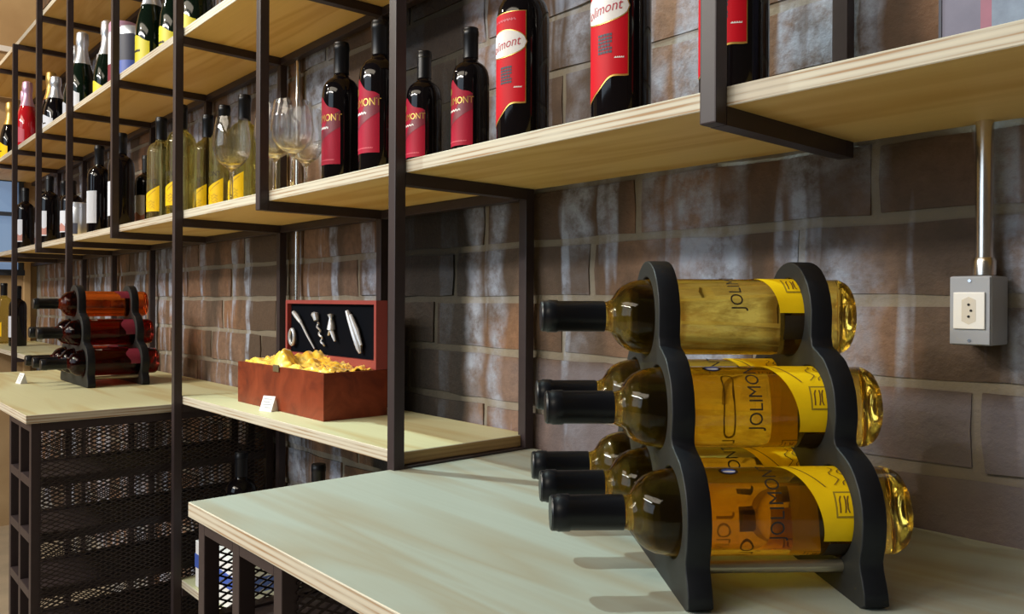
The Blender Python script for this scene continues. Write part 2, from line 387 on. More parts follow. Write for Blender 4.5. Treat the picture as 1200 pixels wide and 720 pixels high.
def text_on_cyl(body, size, R, sc, zc, stretch=1.0, tilt=0.0, shear=0.0):
    vv, ff = text_verts(body, size, shear); me = D.meshes.new('lettering'); out = []
    for x, y, z in vv:
        x *= stretch; xx = x * math.cos(tilt) - y * math.sin(tilt); yy = x * math.sin(tilt) + y * math.cos(tilt)
        a = (sc + xx) / R; out.append((R * math.sin(a), -R * math.cos(a), zc + yy))
    me.from_pydata(out, [], ff); return me

_cache = {}
def cached(key, fn):
    if key not in _cache: _cache[key] = fn()
    return _cache[key]

# ------------------------------------------------------------------ the setting
YW = 0.938                                       # mortar face of the back wall
XL = -4.9
def structure(name, me, mats, **k):
    o = link(name, me, mats, **k); o['kind'] = 'structure'; return o
structure('floor', box_mesh(-5.1, -4.0, -0.1, 2.0, 1.2, 0.0, 0), M['floor'])
wall = structure('wall_back', box_mesh(XL - 0.2, YW, 0, 1.0, YW + 0.2, 3.4, 0), M['mortar'])
structure('wall_left', box_mesh(XL - 0.2, -1.2, 0, XL, YW, 3.4, 0), M['plaster'])
tr = structure('trim_1', box_mesh(XL, 0.875, 0, XL + 0.03, 0.906, H + 0.26, 0.003), M['trim_wood'])
tr2 = structure('trim_2', box_mesh(XL, -1.0, H + 1.285, XL + 0.018, YW, H + 1.315, 0.003), M['white'])
# small window in the left wall, seen between the bottles
win = structure('window_1', box_mesh(XL - 0.005, 0.24, H + 0.14, XL + 0.006, 0.86, H + 0.62, 0), M['pane'])
def bar(name, x0, y0, z0, x1, y1, z1, m_, parent, bev=0.001): return link(name, box_mesh(x0, y0, z0, x1, y1, z1, bev), m_, parent)
for (a, bq, c_, d_) in ((0.22, H + 0.12, 0.88, H + 0.15), (0.22, H + 0.61, 0.88, H + 0.64), (0.22, H + 0.15, 0.25, H + 0.61), (0.85, H + 0.15, 0.872, H + 0.61), (0.25, H + 0.43, 0.85, H + 0.45), (0.54, H + 0.15, 0.56, H + 0.61)):
    bar('window_bar', XL + 0.001, a, bq, XL + 0.03, c_, d_, M['window_frame'], win)

# long bricks: courses of 9.35 cm, 35.5 cm long, staggered
CH, BL, MJ = 0.0935, 0.355, 0.0135
def brick_mesh(seed, L=BL - MJ, hgt=CH - MJ, dep=0.030):
    rnd = random.Random(seed); nx, nz = 6, 2; bm = bmesh.new()
    def jit(e): return rnd.uniform(-e, e)
    front = [[bm.verts.new((-L / 2 + L * i / nx + (jit(.0022) if 0 < i < nx else jit(.003)), -rnd.uniform(.002, .006) if (0 < i < nx and 0 < k < nz) else -rnd.uniform(0, .0025), -hgt / 2 + hgt * k / nz + jit(.0022))) for i in range(nx + 1)] for k in range(nz + 1)]
    for k in range(nz):
        for i in range(nx): bm.faces.new((front[k][i], front[k][i + 1], front[k + 1][i + 1], front[k + 1][i]))
    ring = [front[0][i] for i in range(nx + 1)] + [front[1][nx]] + [front[2][i] for i in range(nx, -1, -1)] + [front[1][0]]
    back = [bm.verts.new((v.co.x * 1.01, dep, v.co.z * 1.02)) for v in ring]
    for i in range(len(ring)):
        j = (i + 1) % len(ring); bm.faces.new((ring[j], ring[i], back[i], back[j]))
    me = D.meshes.new('brick'); bmesh.ops.recalc_face_normals(bm, faces=bm.faces); bm.to_mesh(me); bm.free()
    me.polygons.foreach_set('use_smooth', [True] * len(me.polygons)); me.set_sharp_from_angle(angle=math.radians(50)); return me
bricks = [brick_mesh(s) for s in range(9)]
for b_ in bricks: b_.materials.append(M['brick'])
rest = bmesh.new(); n_part = 0
for k in range(-12, 22):
    zc = 0.0965 + (k + 0.5) * CH
    if H + zc + CH / 2 < 0.02: continue
    off = -0.777 + BL / 2 + ((0.265, 0.0, 0.11, 0.20)[(k + 1) % 4] if k != 0 and k != -1 else (0.264 if k else 0.0))
    for i in range(-12, 5):
        xc = off + i * BL
        if xc - BL / 2 < XL - 0.05 or xc > 0.9: continue
        me_ = bricks[(i * 5 + k * 7 + (i * k) % 3) % 9]
        flip = math.pi if (i + 2 * k) % 3 == 0 else 0
        seen = (-2.75 < xc < 0.05 and -0.30 < zc < 0.97) and not (xc < -1.6 and zc > 0.62)
        dy = random.uniform(-.002, .001)
        if seen and n_part < 300:
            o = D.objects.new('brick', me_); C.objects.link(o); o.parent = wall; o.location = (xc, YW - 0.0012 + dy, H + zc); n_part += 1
        else:
            tmp = me_.copy(); tmp.transform(Matrix.Translation((xc, YW - 0.0012 + dy, H + zc))); rest.from_mesh(tmp); D.meshes.remove(tmp)
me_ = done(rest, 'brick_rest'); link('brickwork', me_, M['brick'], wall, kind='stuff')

# ------------------------------------------------------------------ shelving unit
POST = 0.0185
PX = [(-0.451, 'hang', -0.451), (-0.998, 'floor', -1.000), (-1.461, 'hangshelf', -1.450), (-1.920, 'floor', -1.925), (-2.426, 'hang', -2.426), (-2.936, 'floor', -2.936), (-3.394, 'hangshelf', -3.394), (-3.842, 'floor', -3.842), (-4.30, 'hang', -4.30)]
YP, YB, YF = 0.655, 0.9155, 0.665
ZS, Z2, Z3, TH = 0.1882, 0.6136, 1.0483, 0.019
ZTOP = 1.62
ZLOW = -0.226
unit = empty('shelving_unit', 'tall brown steel wall shelving with plywood boards along the brick wall', 'shelving', (-1.9, 0.79, 0))
UL = Vector((-1.9, 0.79, 0))
def upart(name, x0, y0, z0, x1, y1, z1, m_, bev=0.0015):
    me = box_mesh(x0 - UL.x, y0 - UL.y, z0, x1 - UL.x, y1 - UL.y, z1, bev); return link(name, me, m_, unit)
hp = POST / 2
for x, kind, xb in PX:
    zb = 0.0 if kind == 'floor' else H + ZS - POST
    zt_ = H + (Z3 - 0.0005 if x < -3.8 else ZTOP)
    upart('front_post', x - hp, YP - hp, zb, x + hp, YP + hp, zt_, M['steel'])
    zb2 = 0.0 if kind == 'floor' else (H + ZLOW - 0.02 if kind == 'hangshelf' else H + ZS - POST)
    upart('back_post', xb - hp, YB - hp, zb2, xb + hp, YB + hp, zt_, M['steel'])
    levels = [ZS, Z2, Z3] if x < -0.9 else [ZS]
    if kind == 'floor': levels = levels + [ZLOW - TH]
    for z in levels:
        bm = bmesh.new(); fs = add_box(bm, -hp, YP + hp - UL.y, H + z - POST, hp, YB - hp - UL.y, H + z - 0.0003)
        for v in bm.verts:
            v.co.x += (x if v.co.y < 0 else xb) - UL.x
        link('bracket', done(bm, 'bracket'), M['steel'], unit)
def board(name, x0, x1, y0, y1, ztop, th, mface, medge, parent, org, mend=None):
    bm = bmesh.new(); add_box(bm, x0 - org.x, y0 - org.y, ztop - th - org.z, x1 - org.x, y1 - org.y, ztop - org.z)
    bmesh.ops.bevel(bm, geom=bm.edges[:], offset=0.0009, segments=1, affect='EDGES')
    bm.normal_update()
    for f in bm.faces:
        f.material_index = 0 if abs(f.normal.z) > 0.9 else (2 if (mend and abs(f.normal.x) > 0.9) else 1)
    return link(name, done(bm, 'board'), [mface, medge] + ([mend] if mend else []), parent)
BR = [(-1.006, 0.35), (-1.925, -1.0065), (-2.936, -1.9255), (-3.842, -2.9365), (-4.88, -3.8425)]
for i, (x0, x1) in enumerate(BR):
    board('shelf_board', x0, x1, YF, 0.927 if i == 0 else 0.9275, H + ZS + TH, TH, M['ply_shelf'], M['edge'], unit, UL)
    if i > 0:
        board('shelf_board', x0, x1, YF, 0.9275, H + Z2 + TH, TH, M['ply_shelf'], M['edge'], unit, UL)
        board('shelf_board', x0, x1, YF, 0.9275, H + Z3 + TH, TH, M['ply_shelf'], M['edge'], unit, UL)
        for z in (ZS, Z2, Z3):
            upart('back_rail', x0 + 0.01, YB - hp, H + z - POST, x1 - 0.01, YB + hp, H + z - 0.0004, M['steel'])
    if i in (1, 3, 4):
        board('shelf_board', x0, x1 - (0 if i != 1 else -0.004), YF, 0.9275, H + ZLOW, TH, M['ply_low'], M['edge'], unit, UL, M['edge_end'])
board('shelf_board', -1.925, -1.02, YF, 0.9275, H - 0.655, TH, M['ply_low'], M['edge'], unit, UL)
for x in (-1.915, -1.03): upart('bracket', x - hp, YP + hp, H - 0.655 - TH - POST, x + hp, YB - hp, H - 0.655 - TH - 0.0003, M['steel'])

# ------------------------------------------------------------------ counters with wine cages
ZT, TT = -0.2485, 0.0185
def diamonds(y0, y1, z0, z1, cw=0.021, ch=0.0098, wd=0.0021, th=0.0012):
    """expanded-metal sheet in the plane x = 0"""
    vs, fs = [], []
    nj, ni = int((z1 - z0) / ch * 2), int((y1 - y0) / cw)
    def strand(a, bb):
        (ya, za), (yb, zb) = a, bb; L = math.hypot(yb - ya, zb - za); ny, nz = -(zb - za) / L * wd / 2, (yb - ya) / L * wd / 2
        k = len(vs)
        for sx in (-th, th):
            vs.extend(((sx, ya + ny, za + nz), (sx, ya - ny, za - nz), (sx, yb - ny, zb - nz), (sx, yb + ny, zb + nz)))
        fs.extend(((k, k + 1, k + 2, k + 3), (k + 4, k + 7, k + 6, k + 5), (k, k + 3, k + 7, k + 4), (k + 1, k + 5, k + 6, k + 2)))
    for j in range(nj):
        za = z0 + j * ch / 2; zb = za + ch / 2; sh = (j % 2) * cw / 2
        for i in range(ni):
            y = y0 + i * cw + sh
            strand((y, za), (y + cw / 2, zb))
            if y - cw / 2 >= y0 - 1e-6: strand((y, za), (y - cw / 2, zb))
    me = D.meshes.new('mesh_sheet'); me.from_pydata(vs, [], fs); return me
sheet = diamonds(0.0, 0.515, 0.0, 0.86)
sheet.materials.append(M['mesh'])

def counter(x0, x1, label, cage_x, mface):
    """x0..x1 the plywood top; cage_x: x of the cage's posts, outer side first"""
    org = Vector(((x0 + x1) / 2, 0.64, 0.0))
    root = empty('display_counter', label, 'counter', org)
    board('counter_top', x0, x1, 0.355, 0.924, H + ZT, TT, mface, M['edge'], root, org)
    zt = H + ZT - TT - 0.0004; q = 0.0095
    def p(name, a, bq, c_, d_, e, f):
        return link(name, box_mesh(a - org.x, bq - org.y, c_, d_ - org.x, e - org.y, f, 0.0012), M['steel'], root)
    far = x1 - 0.03 if abs(cage_x[0] - x0) < 0.1 else x0 + 0.03
    xs = list(cage_x)
    for x in xs:
        p('cage_post', x - q, 0.366, 0, x + q, 0.385, zt)
        p('cage_post', x - q, 0.892, 0, x + q, 0.911, zt)
    for y in (0.366, 0.892): p('leg', far - q, y, 0, far + q, y + 0.019, zt)
    pitch = 0.120; lo, hi = min(xs), max(xs)
    k = 0
    while zt - k * pitch > 0.06:
        z = zt - k * pitch
        for a, bb in zip(sorted(xs), sorted(xs)[1:]):
            p('cage_rail', a + q, 0.366, z - 0.019, bb - q, 0.385, z)
        for x in (xs[0], xs[-1]): p('side_rail', x - q, 0.385, z - 0.019, x + q, 0.892, z)
        if k > 0: p('cage_shelf', lo + q, 0.387, z - 0.006, hi - q, 0.890, z - 0.003)
        k += 1
    sgn = 1 if xs[0] > xs[-1] else -1
    for x, s in ((xs[0], sgn), (xs[-1], -sgn)):
        o = link('mesh_panel', sheet, None, root, (x + s * (q + 0.0014) - org.x, 0.382 - org.y, 0.045)); o['kind'] = 'stuff'
    return root
counter(-0.9994, 0.10, 'pale plywood counter topped by the rack of white wines', (-0.985, -0.8815, -0.775), M['ply_top'])
counter(-3.15, -1.9536, 'plywood counter topped by the rack of red and rose wines', (-1.968, -2.078, -2.188), M['ply_low'])

# ------------------------------------------------------------------ bottles
def prof_bordeaux(h=0.302, r=0.0375):
    k = h / 0.302; q = r / 0.0375
    return [(0, 0.010 * k), (0.022 * q, 0.006 * k), (0.030 * q, 0.0), (0.0352 * q, 0.001), (0.0375 * q, 0.006 * k), (0.0375 * q, 0.186 * k), (0.0373 * q, 0.195 * k), (0.0364 * q, 0.204 * k), (0.0344 * q, 0.2130 * k), (0.0308 * q, 0.2205 * k), (0.0258 * q, 0.2260 * k), (0.0202 * q, 0.2295 * k), (0.0162 * q, 0.2325 * k), (0.0145 * q, 0.237 * k), (0.0136 * q, 0.245 * k), (0.0132 * q, 0.292 * k), (0, 0.292 * k)]
def prof_capsule(h=0.302, r=0.0375):
    k = h / 0.302; q = r / 0.0375
    return [(0.0141 * q, 0.2395 * k), (0.0152 * q, 0.2395 * k), (0.0151 * q, 0.285 * k), (0.0160 * q, 0.2862 * k), (0.0160 * q, 0.2955 * k), (0.0152 * q, 0.2968 * k), (0.0152 * q, 0.3005 * k), (0.0140 * q, 0.302 * k), (0, 0.302 * k)]
def prof_sparkling(h=0.31, r=0.0435):
    k = h / 0.31; q = r / 0.0435
    return [(0, 0.018 * k), (0.020 * q, 0.008 * k), (0.034 * q, 0.0), (0.040 * q, 0.001), (0.0435 * q, 0.007 * k), (0.0435 * q, 0.118 * k), (0.042 * q, 0.138 * k), (0.036 * q, 0.168 * k), (0.027 * q, 0.198 * k), (0.0195 * q, 0.222 * k), (0.0165 * q, 0.245 * k), (0.0155 * q, 0.300 * k), (0, 0.300 * k)]
def prof_foil(h=0.31, r=0.0435):
    k = h / 0.31; q = r / 0.0435
    return [(0.0285 * q, 0.1955 * k), (0.0292 * q, 0.196 * k), (0.0208 * q, 0.223 * k), (0.0182 * q, 0.246 * k), (0.0182 * q, 0.262 * k), (0.0205 * q, 0.266 * k), (0.0205 * q, 0.285 * k), (0.0190 * q, 0.304 * k), (0.0120 * q, 0.310 * k), (0, 0.310 * k)]

def place(o, loc, rz=0.0, M4=None):
    if M4 is not None: o.matrix_world = M4
    else: o.location = loc; o.rotation_euler = (0, 0, rz)

def basic(label, group, glass, capmat, h, r, spark=False, name='wine_bottle'):
    root = empty(name, label, 'bottle', (0, 0, 0), 0, group)
    kind = 's' if spark else 'b'
    body = cached((kind, 'body', h, r, glass), lambda: lathe_mesh(prof_sparkling(h, r) if spark else prof_bordeaux(h, r)))
    link('glass_body', body, M[glass], root)
    cp = cached((kind, 'cap', h, r, capmat), lambda: lathe_mesh(prof_foil(h, r) if spark else prof_capsule(h, r), 24))
    link('foil_capsule', cp, M[capmat], root)
    return root

def yellow_bottle(label, group, glass='white_wine', back=True):
    """white wine: swooping yellow label low on the body, winery name above it, dark back label"""
    root = basic(label, group, glass, 'capsule', 0.302, 0.0375); R = 0.0379
    def hi(s):
        u = (s + 0.043) / 0.086
        return 0.077 + 0.030 * (max(0, min(1, u))) ** 1.7
    lb = link('label', cached('yl', lambda: patch_mesh(R, -0.043, 0.043, lambda s: 0.035, hi, 36)), M['yellow'], root)
    R2 = R + 0.0003
    link('emblem', cached('yl_e', lambda: patch_mesh(R2, -0.022, 0.000, lambda s: 0.050, lambda s: 0.068, 8)), M['olive_ink'], lb)
    link('emblem', cached('yl_e2', lambda: patch_mesh(R2 + .0002, -0.0205, -0.0015, lambda s: 0.0515, lambda s: 0.0665, 8)), M['yellow'], lb)
    def squig():
        bm = bmesh.new(); rnd = random.Random(4)
        def seg(pts, w_):
            vv = []
            for s, z in pts:
                a = s / (R2 + .0004)
                for dz in (-w_, w_): vv.append(bm.verts.new(((R2 + .0004) * math.sin(a), -(R2 + .0004) * math.cos(a), z + dz)))
            for i in range(0, len(vv) - 2, 2): bm.faces.new((vv[i], vv[i + 2], vv[i + 3], vv[i + 1]))
        for j in range(4): seg([(-0.018 + 0.0035 * i, 0.0535 + 0.0033 * j + rnd.uniform(-.0012, .0012)) for i in range(5)], 0.0006)
        for j in range(3): seg([(0.006 + 0.003 * i, 0.046 + 0.008 * j + 0.003 * math.sin(i * 1.3 + j)) for i in range(9)], 0.0005)
        seg([(0.004 + 0.003 * i, 0.073 + 0.0022 * i) for i in range(11)], 0.0006)
        for j in range(2): seg([(-0.027 + 0.0015 * i, 0.0395 + 0.003 * j) for i in range(6)], 0.0007)
        me = D.meshes.new('print'); bm.to_mesh(me); bm.free(); return me
    link('label_print', cached('yl_s', squig), M['brown_ink'], lb)
    link('lettering', cached('yl_t', lambda: text_on_cyl('JOLIMONT', 0.0175, R2, -0.002, 0.117, 0.92)), M['ink'], root)
    if back: link('back_label', cached('yl_b', lambda: patch_mesh(R, -0.070, -0.0455, lambda s: 0.046, lambda s: 0.072, 10)), M['back_label'], root)
    return root

def painted_reflection(root):  # blue-white lamp reflection painted on the glass as flat ovals
    st = link('painted_reflection', cached('rfl', lambda: oval_mesh(0.0380, 0.025, 0.0062, 0.150, 0.0085, 16)), M['ink'], root)
    link('reflection_band', cached('rfl2', lambda: oval_mesh(0.0383, 0.025, 0.0045, 0.150, 0.0062, 14)), M['blue'], st)
    link('reflection_band', cached('rfl3', lambda: oval_mesh(0.0385, 0.0235, 0.0016, 0.150, 0.0055, 12)), M['white'], st)

def crimson_bottle(label, group, h=0.302, r=0.0375):
    root = basic(label, group, 'dark_glass', 'capsule', h, r); k = h / 0.302; R = r + 0.0004; W = 1.02 * R
    key = ('cr', h)
    def hi(s): return k * (0.188 - 0.026 * abs(s + 0.25 * R) / R - 0.004 * math.sin(s / R * 5))
    lb = link('label', cached((key, 1), lambda: patch_mesh(R, -W, W, lambda s: 0.056 * k, hi, 30)), M['crimson'], root)
    R2 = R + 0.0003
    link('label_print', cached((key, 2), lambda: patch_mesh(R2, -0.55 * W, W, lambda s: k * (0.094 + 0.022 * (s + 0.55 * W) / W), lambda s: k * (0.094 + 0.022 * (s + 0.55 * W) / W) + k * 0.032 * max(0, min(1, (s + .55 * W) / (0.9 * W))), 18)), M['maroon'], lb)
    link('lettering', cached((key, 3), lambda: text_on_cyl('JOLIMONT', 0.0195 * k, R2 + .0002, 0.002, 0.146 * k, 0.86)), M['gold'], lb)
    link('label_print', cached((key, 4), lambda: patch_mesh(R2, -0.75 * W, 0.35 * W, lambda s: k * (0.126 + .0012 * math.sin(s * 900)), lambda s: k * (0.1295 + .0012 * math.sin(s * 900)), 24)), M['white'], lb)
    link('label_print', cached((key, 5), lambda: patch_mesh(R2, -0.7 * W, 0.7 * W, lambda s: k * 0.0635, lambda s: k * (0.0655 + .0012 * math.sin(s * 1500)), 24)), M['pinkred'], lb)
    e = link('emblem', cached((key, 6), lambda: oval_mesh(R2, -0.45 * W, 0.005 * k, 0.168 * k, 0.0075 * k, 14)), M['gold'], lb)
    return root

def red_bottle(label, group):
    root = basic(label, group, 'dark_glass', 'capsule', 0.302, 0.0378); R = 0.0382; W = 0.0355
    def lo(s): return 0.060 + 0.014 * math.tanh((s - 0.006) / 0.012) + 0.004 * math.cos((s) / 0.010)
    gb = link('label_border', cached('rb1', lambda: patch_mesh(R, -W, W + 0.0008, lambda s: lo(s) - 0.0022, lambda s: 0.197, 40)), M['gold'], root)
    lb = link('label', cached('rb2', lambda: patch_mesh(R + .0003, -W, W, lo, lambda s: 0.196, 40)), M['red'], root)
    em = link('emblem', cached('rb3', lambda: oval_mesh(R + .0006, 0.0, 0.0385, 0.153, 0.0195)), M['gold'], lb)
    link('emblem', cached('rb4', lambda: oval_mesh(R + .0009, 0.0, 0.0375, 0.153, 0.0182)), M['white'], lb)
    link('lettering', cached('rb5', lambda: text_on_cyl('Jolimont', 0.0185, R + .0012, 0.0, 0.151, 0.9, 0.13, 0.35)), M['red_ink'], lb)
    link('label_print', cached('rb6', lambda: patch_mesh(R + .0006, -0.022, 0.022, lambda s: 0.1845 + .0010 * math.sin(s * 1100), lambda s: 0.1868 + .0014 * math.sin(s * 1700), 40)), M['pinkred'], lb)
    def rows():
        bm = bmesh.new(); rnd = random.Random(3)
        for j in range(6):
            s = -0.004
            while s < 0.014:
                l = rnd.uniform(.002, .005); e = min(s + l, 0.016)
                a0, a1 = s / (R + .0007), e / (R + .0007); z0 = 0.0965 + 0.0042 * j
                v = [bm.verts.new(((R + .0007) * math.sin(a), -(R + .0007) * math.cos(a), z)) for a, z in ((a0, z0), (a1, z0), (a1, z0 + .0031), (a0, z0 + .0031))]
                bm.faces.new(v); s = e + 0.0007
        me = D.meshes.new('rows'); bm.to_mesh(me); bm.free(); return me
    link('label_print', cached('rb7', rows), M['navy_ink'], lb)
    link('label_print', cached('rb8', lambda: patch_mesh(R + .0006, 0.019, 0.031, lambda s: 0.0895, lambda s: 0.0910 + .0008 * math.sin(s * 2500), 16)), M['white'], lb)
    return root

def pale_bottle(label, group, h=0.302, two=True):
    root = basic(label, group, 'dark_glass', 'capsule', h, 0.0375); k = h / 0.302; R = 0.0379
    lb = link('label', cached(('pl', h), lambda: patch_mesh(R, -0.042, 0.042, lambda s: 0.045 * k, lambda s: 0.150 * k, 24)), M['pale_label'], root)
    if two: link('label_print', cached(('pl2', h), lambda: patch_mesh(R + .0003, -0.042, 0.042, lambda s: 0.050 * k, lambda s: 0.082 * k + 0.006 * math.sin(s * 150), 24)), M['rose_print'], lb)
    return root

def spark_bottle(label, group, glass, foil, lab, h=0.31):
    root = basic(label, group, glass, foil, h, 0.0435, True, 'sparkling_bottle'); k = h / 0.31; R = 0.0440
    lb = link('label', cached(('sp', lab, h), lambda: patch_mesh(R, -0.05, 0.05, lambda s: 0.030 * k, lambda s: (0.098 + 0.010 * math.cos(s / 0.016)) * k, 26)), M[lab], root)
    link('label_print', cached(('sp2', h), lambda: patch_mesh(R + .0003, -0.022, 0.022, lambda s: 0.060 * k, lambda s: (0.066 + .002 * math.sin(s * 900)) * k, 18)), M['ink'], lb)
    return root

def glass(label, loc, group, h=0.205, r=0.042):
    k = h / 0.205; q = r / 0.042
    P = [(0, 0), (0.034 * q, 0), (0.035 * q, 0.0012), (0.028 * q, 0.0035), (0.008 * q, 0.008), (0.0042, 0.016 * k), (0.0036, 0.050 * k), (0.0040, 0.082 * k), (0.010 * q, 0.092 * k), (0.026 * q, 0.103 * k), (0.038 * q, 0.122 * k), (0.042 * q, 0.143 * k), (0.0400 * q, 0.172 * k), (0.0345 * q, 0.205 * k), (0.0335 * q, 0.205 * k), (0.0390 * q, 0.172 * k), (0.0409 * q, 0.143 * k), (0.0370 * q, 0.1228 * k), (0.0250 * q, 0.1045 * k), (0.008 * q, 0.0945 * k), (0, 0.0935 * k)]
    o = link('wine_glass', cached(('wg', h, r), lambda: lathe_mesh(P, 32)), M['clear'], None, loc); tag(o, label, 'glass', group); return o

ZM = H + ZS + TH + 0.0003; Z2T = H + Z2 + TH + 0.0003
GM = 'wine bottles on the long shelf'
for lab, x, y in (('dark bottle with tall red label behind the hanging post, rightmost of three', -0.507, 0.775), ('dark bottle with tall red label and white oval, middle of three', -0.671, 0.775), ('dark bottle with tall red label and white oval, leftmost of three', -0.856, 0.775)):
    place(red_bottle(lab, GM), (x, y, ZM))
place(crimson_bottle('small dark bottle with crimson label just left of the tall red label bottles', GM, 0.244, 0.0315), (-1.046, 0.83, ZM))
place(crimson_bottle('small dark bottle with crimson label just right of the floor post', GM, 0.236, 0.0315), (-1.179, 0.83, ZM))
place(crimson_bottle('full-size dark bottle with crimson label half hidden by the floor post', GM), (-1.263, 0.79, ZM))
place(crimson_bottle('full-size dark bottle with crimson label next to the wine glasses', GM), (-1.420, 0.80, ZM))
for lab, x, y in (('yellow label white wine bottle standing beside the dark bottles, leftmost of five', -2.346, 0.755), ('yellow label white wine bottle half behind a steel post, second of five', -2.158, 0.745), ('yellow label white wine bottle at the back, third of five from the left', -2.225, 0.84), ('yellow label white wine bottle left behind the nearest wine glass', -2.085, 0.83), ('yellow label white wine bottle right behind the nearest wine glass', -1.945, 0.825)):
    place(yellow_bottle(lab, GM, 'green_clear', False), (x, y, ZM))
GG = 'wine glasses on the long shelf'
glass('clear stemmed wine glass in front of the yellow label bottles', (-1.803, 0.735, ZM), GG)
glass('clear stemmed wine glass just right of the hanging post, leftmost of three there', (-1.595, 0.742, ZM), GG, 0.200)
glass('clear stemmed wine glass standing lowest and frontmost near the crimson bottles', (-1.474, 0.722, ZM), GG, 0.182)
glass('clear stemmed wine glass at the back beside the leftmost crimson label bottle', (-1.648, 0.84, ZM), GG, 0.215)
PB = (('dark bottle with pale label right of the hanging post, against the yellow label bottle', -2.815, 0.860, 0.27, 1), ('dark bottle with pale label standing behind its neighbour right of the hanging post', -2.790, 0.775, 0.302, 0), ('dark bottle with pale blue label half hidden by the hanging post', -2.650, 0.735, 0.302, 0), ('tall dark bottle with pale label left of the hanging post', -2.975, 0.755, 0.312, 0),
      ('short dark bottle with pale label left of the tall pale label bottle', -3.28, 0.74, 0.225, 1), ('dark bottle with narrow pale label at the back near the second floor post', -3.45, 0.86, 0.255, 1), ('dark bottle with pale and rose label between two close posts at the left', -3.66, 0.745, 0.285, 1), ('dark bottle with pale and rose label behind a post near the left edge', -3.80, 0.83, 0.29, 1),
      ('dark bottle with pale and rose label second from the left end of the long shelf', -4.13, 0.745, 0.285, 1), ('dark bottle with rose label at the left end of the long shelf', -4.30, 0.84, 0.295, 1))
for lab, x, y, h, tw in PB: place(pale_bottle(lab, GM, h, bool(tw)), (x, y, ZM))
# squat tin between the dark bottles
def tin(name, label, loc, r, h, m1, m2, cat='tin', lidm='silver'):
    root = empty(name, label, cat, loc, 0)
    link('body', lathe_mesh([(0, 0), (r * 0.95, 0), (r, 0.003), (r, h * 0.8), (r * 0.96, h * 0.86), (0, h * 0.86)], 24), M[m1], root)
    link('lid', lathe_mesh([(0, h * 0.86), (r * 0.98, h * 0.86), (r * 0.98, h * 0.97), (r * 0.9, h), (0, h)], 24), M[lidm], root)
    link('label', patch_mesh(r + .0004, -r * 1.3, r * 1.3, lambda s: h * 0.12, lambda s: h * 0.42, 16), M[m2], root)
    return root
tin('storage_tin', 'squat silver and navy tin between dark bottles on the long shelf', (-3.10, 0.72, ZM), 0.040, 0.125, 'silver', 'navy_ink')

GS = 'sparkling bottles on the upper shelf'
SB = (('sparkling_bottle', 'red rose bottle with pink foil at the left end of the upper shelf', 'rose_wine', 'pinkfoil', 'pinkred', -3.955, 0.72, 0.295), ('s', 'sparkling bottle with pale pink foil behind the red rose bottle', 'dark_glass', 'pinkfoil', 'white', -4.22, 0.76, 0.315),
      ('s', 'dark sparkling bottle with gold foil neck on the upper shelf', 'dark_glass', 'goldfoil', 'pale_label', -3.86, 0.79, 0.33), ('s', 'short dark bottle with white top right of the gold foil bottle', 'dark_glass', 'silver', 'pale_label', -3.56, 0.745, 0.24),
      ('s', 'green sparkling bottle with silver foil half hidden by a floor post', 'green_glass', 'silver', 'pale_label', -3.45, 0.79, 0.345), ('s', 'green sparkling bottle with bright silver foil standing in front, clear of the posts', 'green_glass', 'silver', 'pale_label', -3.16, 0.745, 0.315),
      ('s', 'green sparkling bottle with silver foil standing lower behind the bright foil bottle', 'green_glass', 'silver', 'pale_label', -3.275, 0.84, 0.285), ('s', 'green sparkling bottle with silver foil just left of a hanging post', 'green_glass', 'silver', 'lime_label', -3.02, 0.79, 0.33),
      ('s', 'dark green bottle with lime yellow label right of the tins, leftmost of three', 'green_glass', 'silver', 'lime_label', -2.40, 0.745, 0.315), ('s', 'dark green bottle with lime yellow label just left of the floor post', 'green_glass', 'silver', 'lime_label', -2.275, 0.77, 0.315),
      ('s', 'dark green bottle with lime yellow label just right of the floor post', 'green_glass', 'silver', 'lime_label', -2.13, 0.775, 0.315))
for _, lab, g_, f_, l_, x, y, h in SB: place(spark_bottle(lab, GS, g_, f_, l_, h), (x, y, Z2T))
tin('drinks_tin', 'tall tin with pink lid beside a hanging post on the upper shelf', (-2.72, 0.76, Z2T), 0.045, 0.235, 'pale_label', 'maroon', 'tin', 'pinkfoil')
tin('drinks_tin', 'dark and blue patterned tin with silver lid on the upper shelf', (-2.575, 0.75, Z2T), 0.048, 0.180, 'navy_ink', 'blue', 'tin', 'silver')
spark = spark_bottle('sparkling bottle with cream label at the far left edge of the upper shelf', GS, 'dark_glass', 'goldfoil', 'yellow', 0.30); place(spark, (-4.45, 0.74, Z2T))

# far end, lower shelf
place(pale_bottle('dark bottle with pale label alone on the low board at far left', 'bottles at the far left of the low board', 0.285, False), (-4.40, 0.765, H + ZLOW + .0003))
place(yellow_bottle('yellow label bottle at the left edge of the low board', 'bottles at the far left of the low board', 'green_clear', False), (-4.72, 0.76, H + ZLOW + .0003))
# under the bay shelf
place(pale_bottle('black bottle with silver ring under the low board by the mesh', 'bottles under the low board', 0.285, False), (-1.895, 0.80, H - 0.655 + .0003))
place(pale_bottle('black bottle under the low board near the brick wall', 'bottles under the low board', 0.295, False), (-1.60, 0.85, H - 0.655 + .0003))

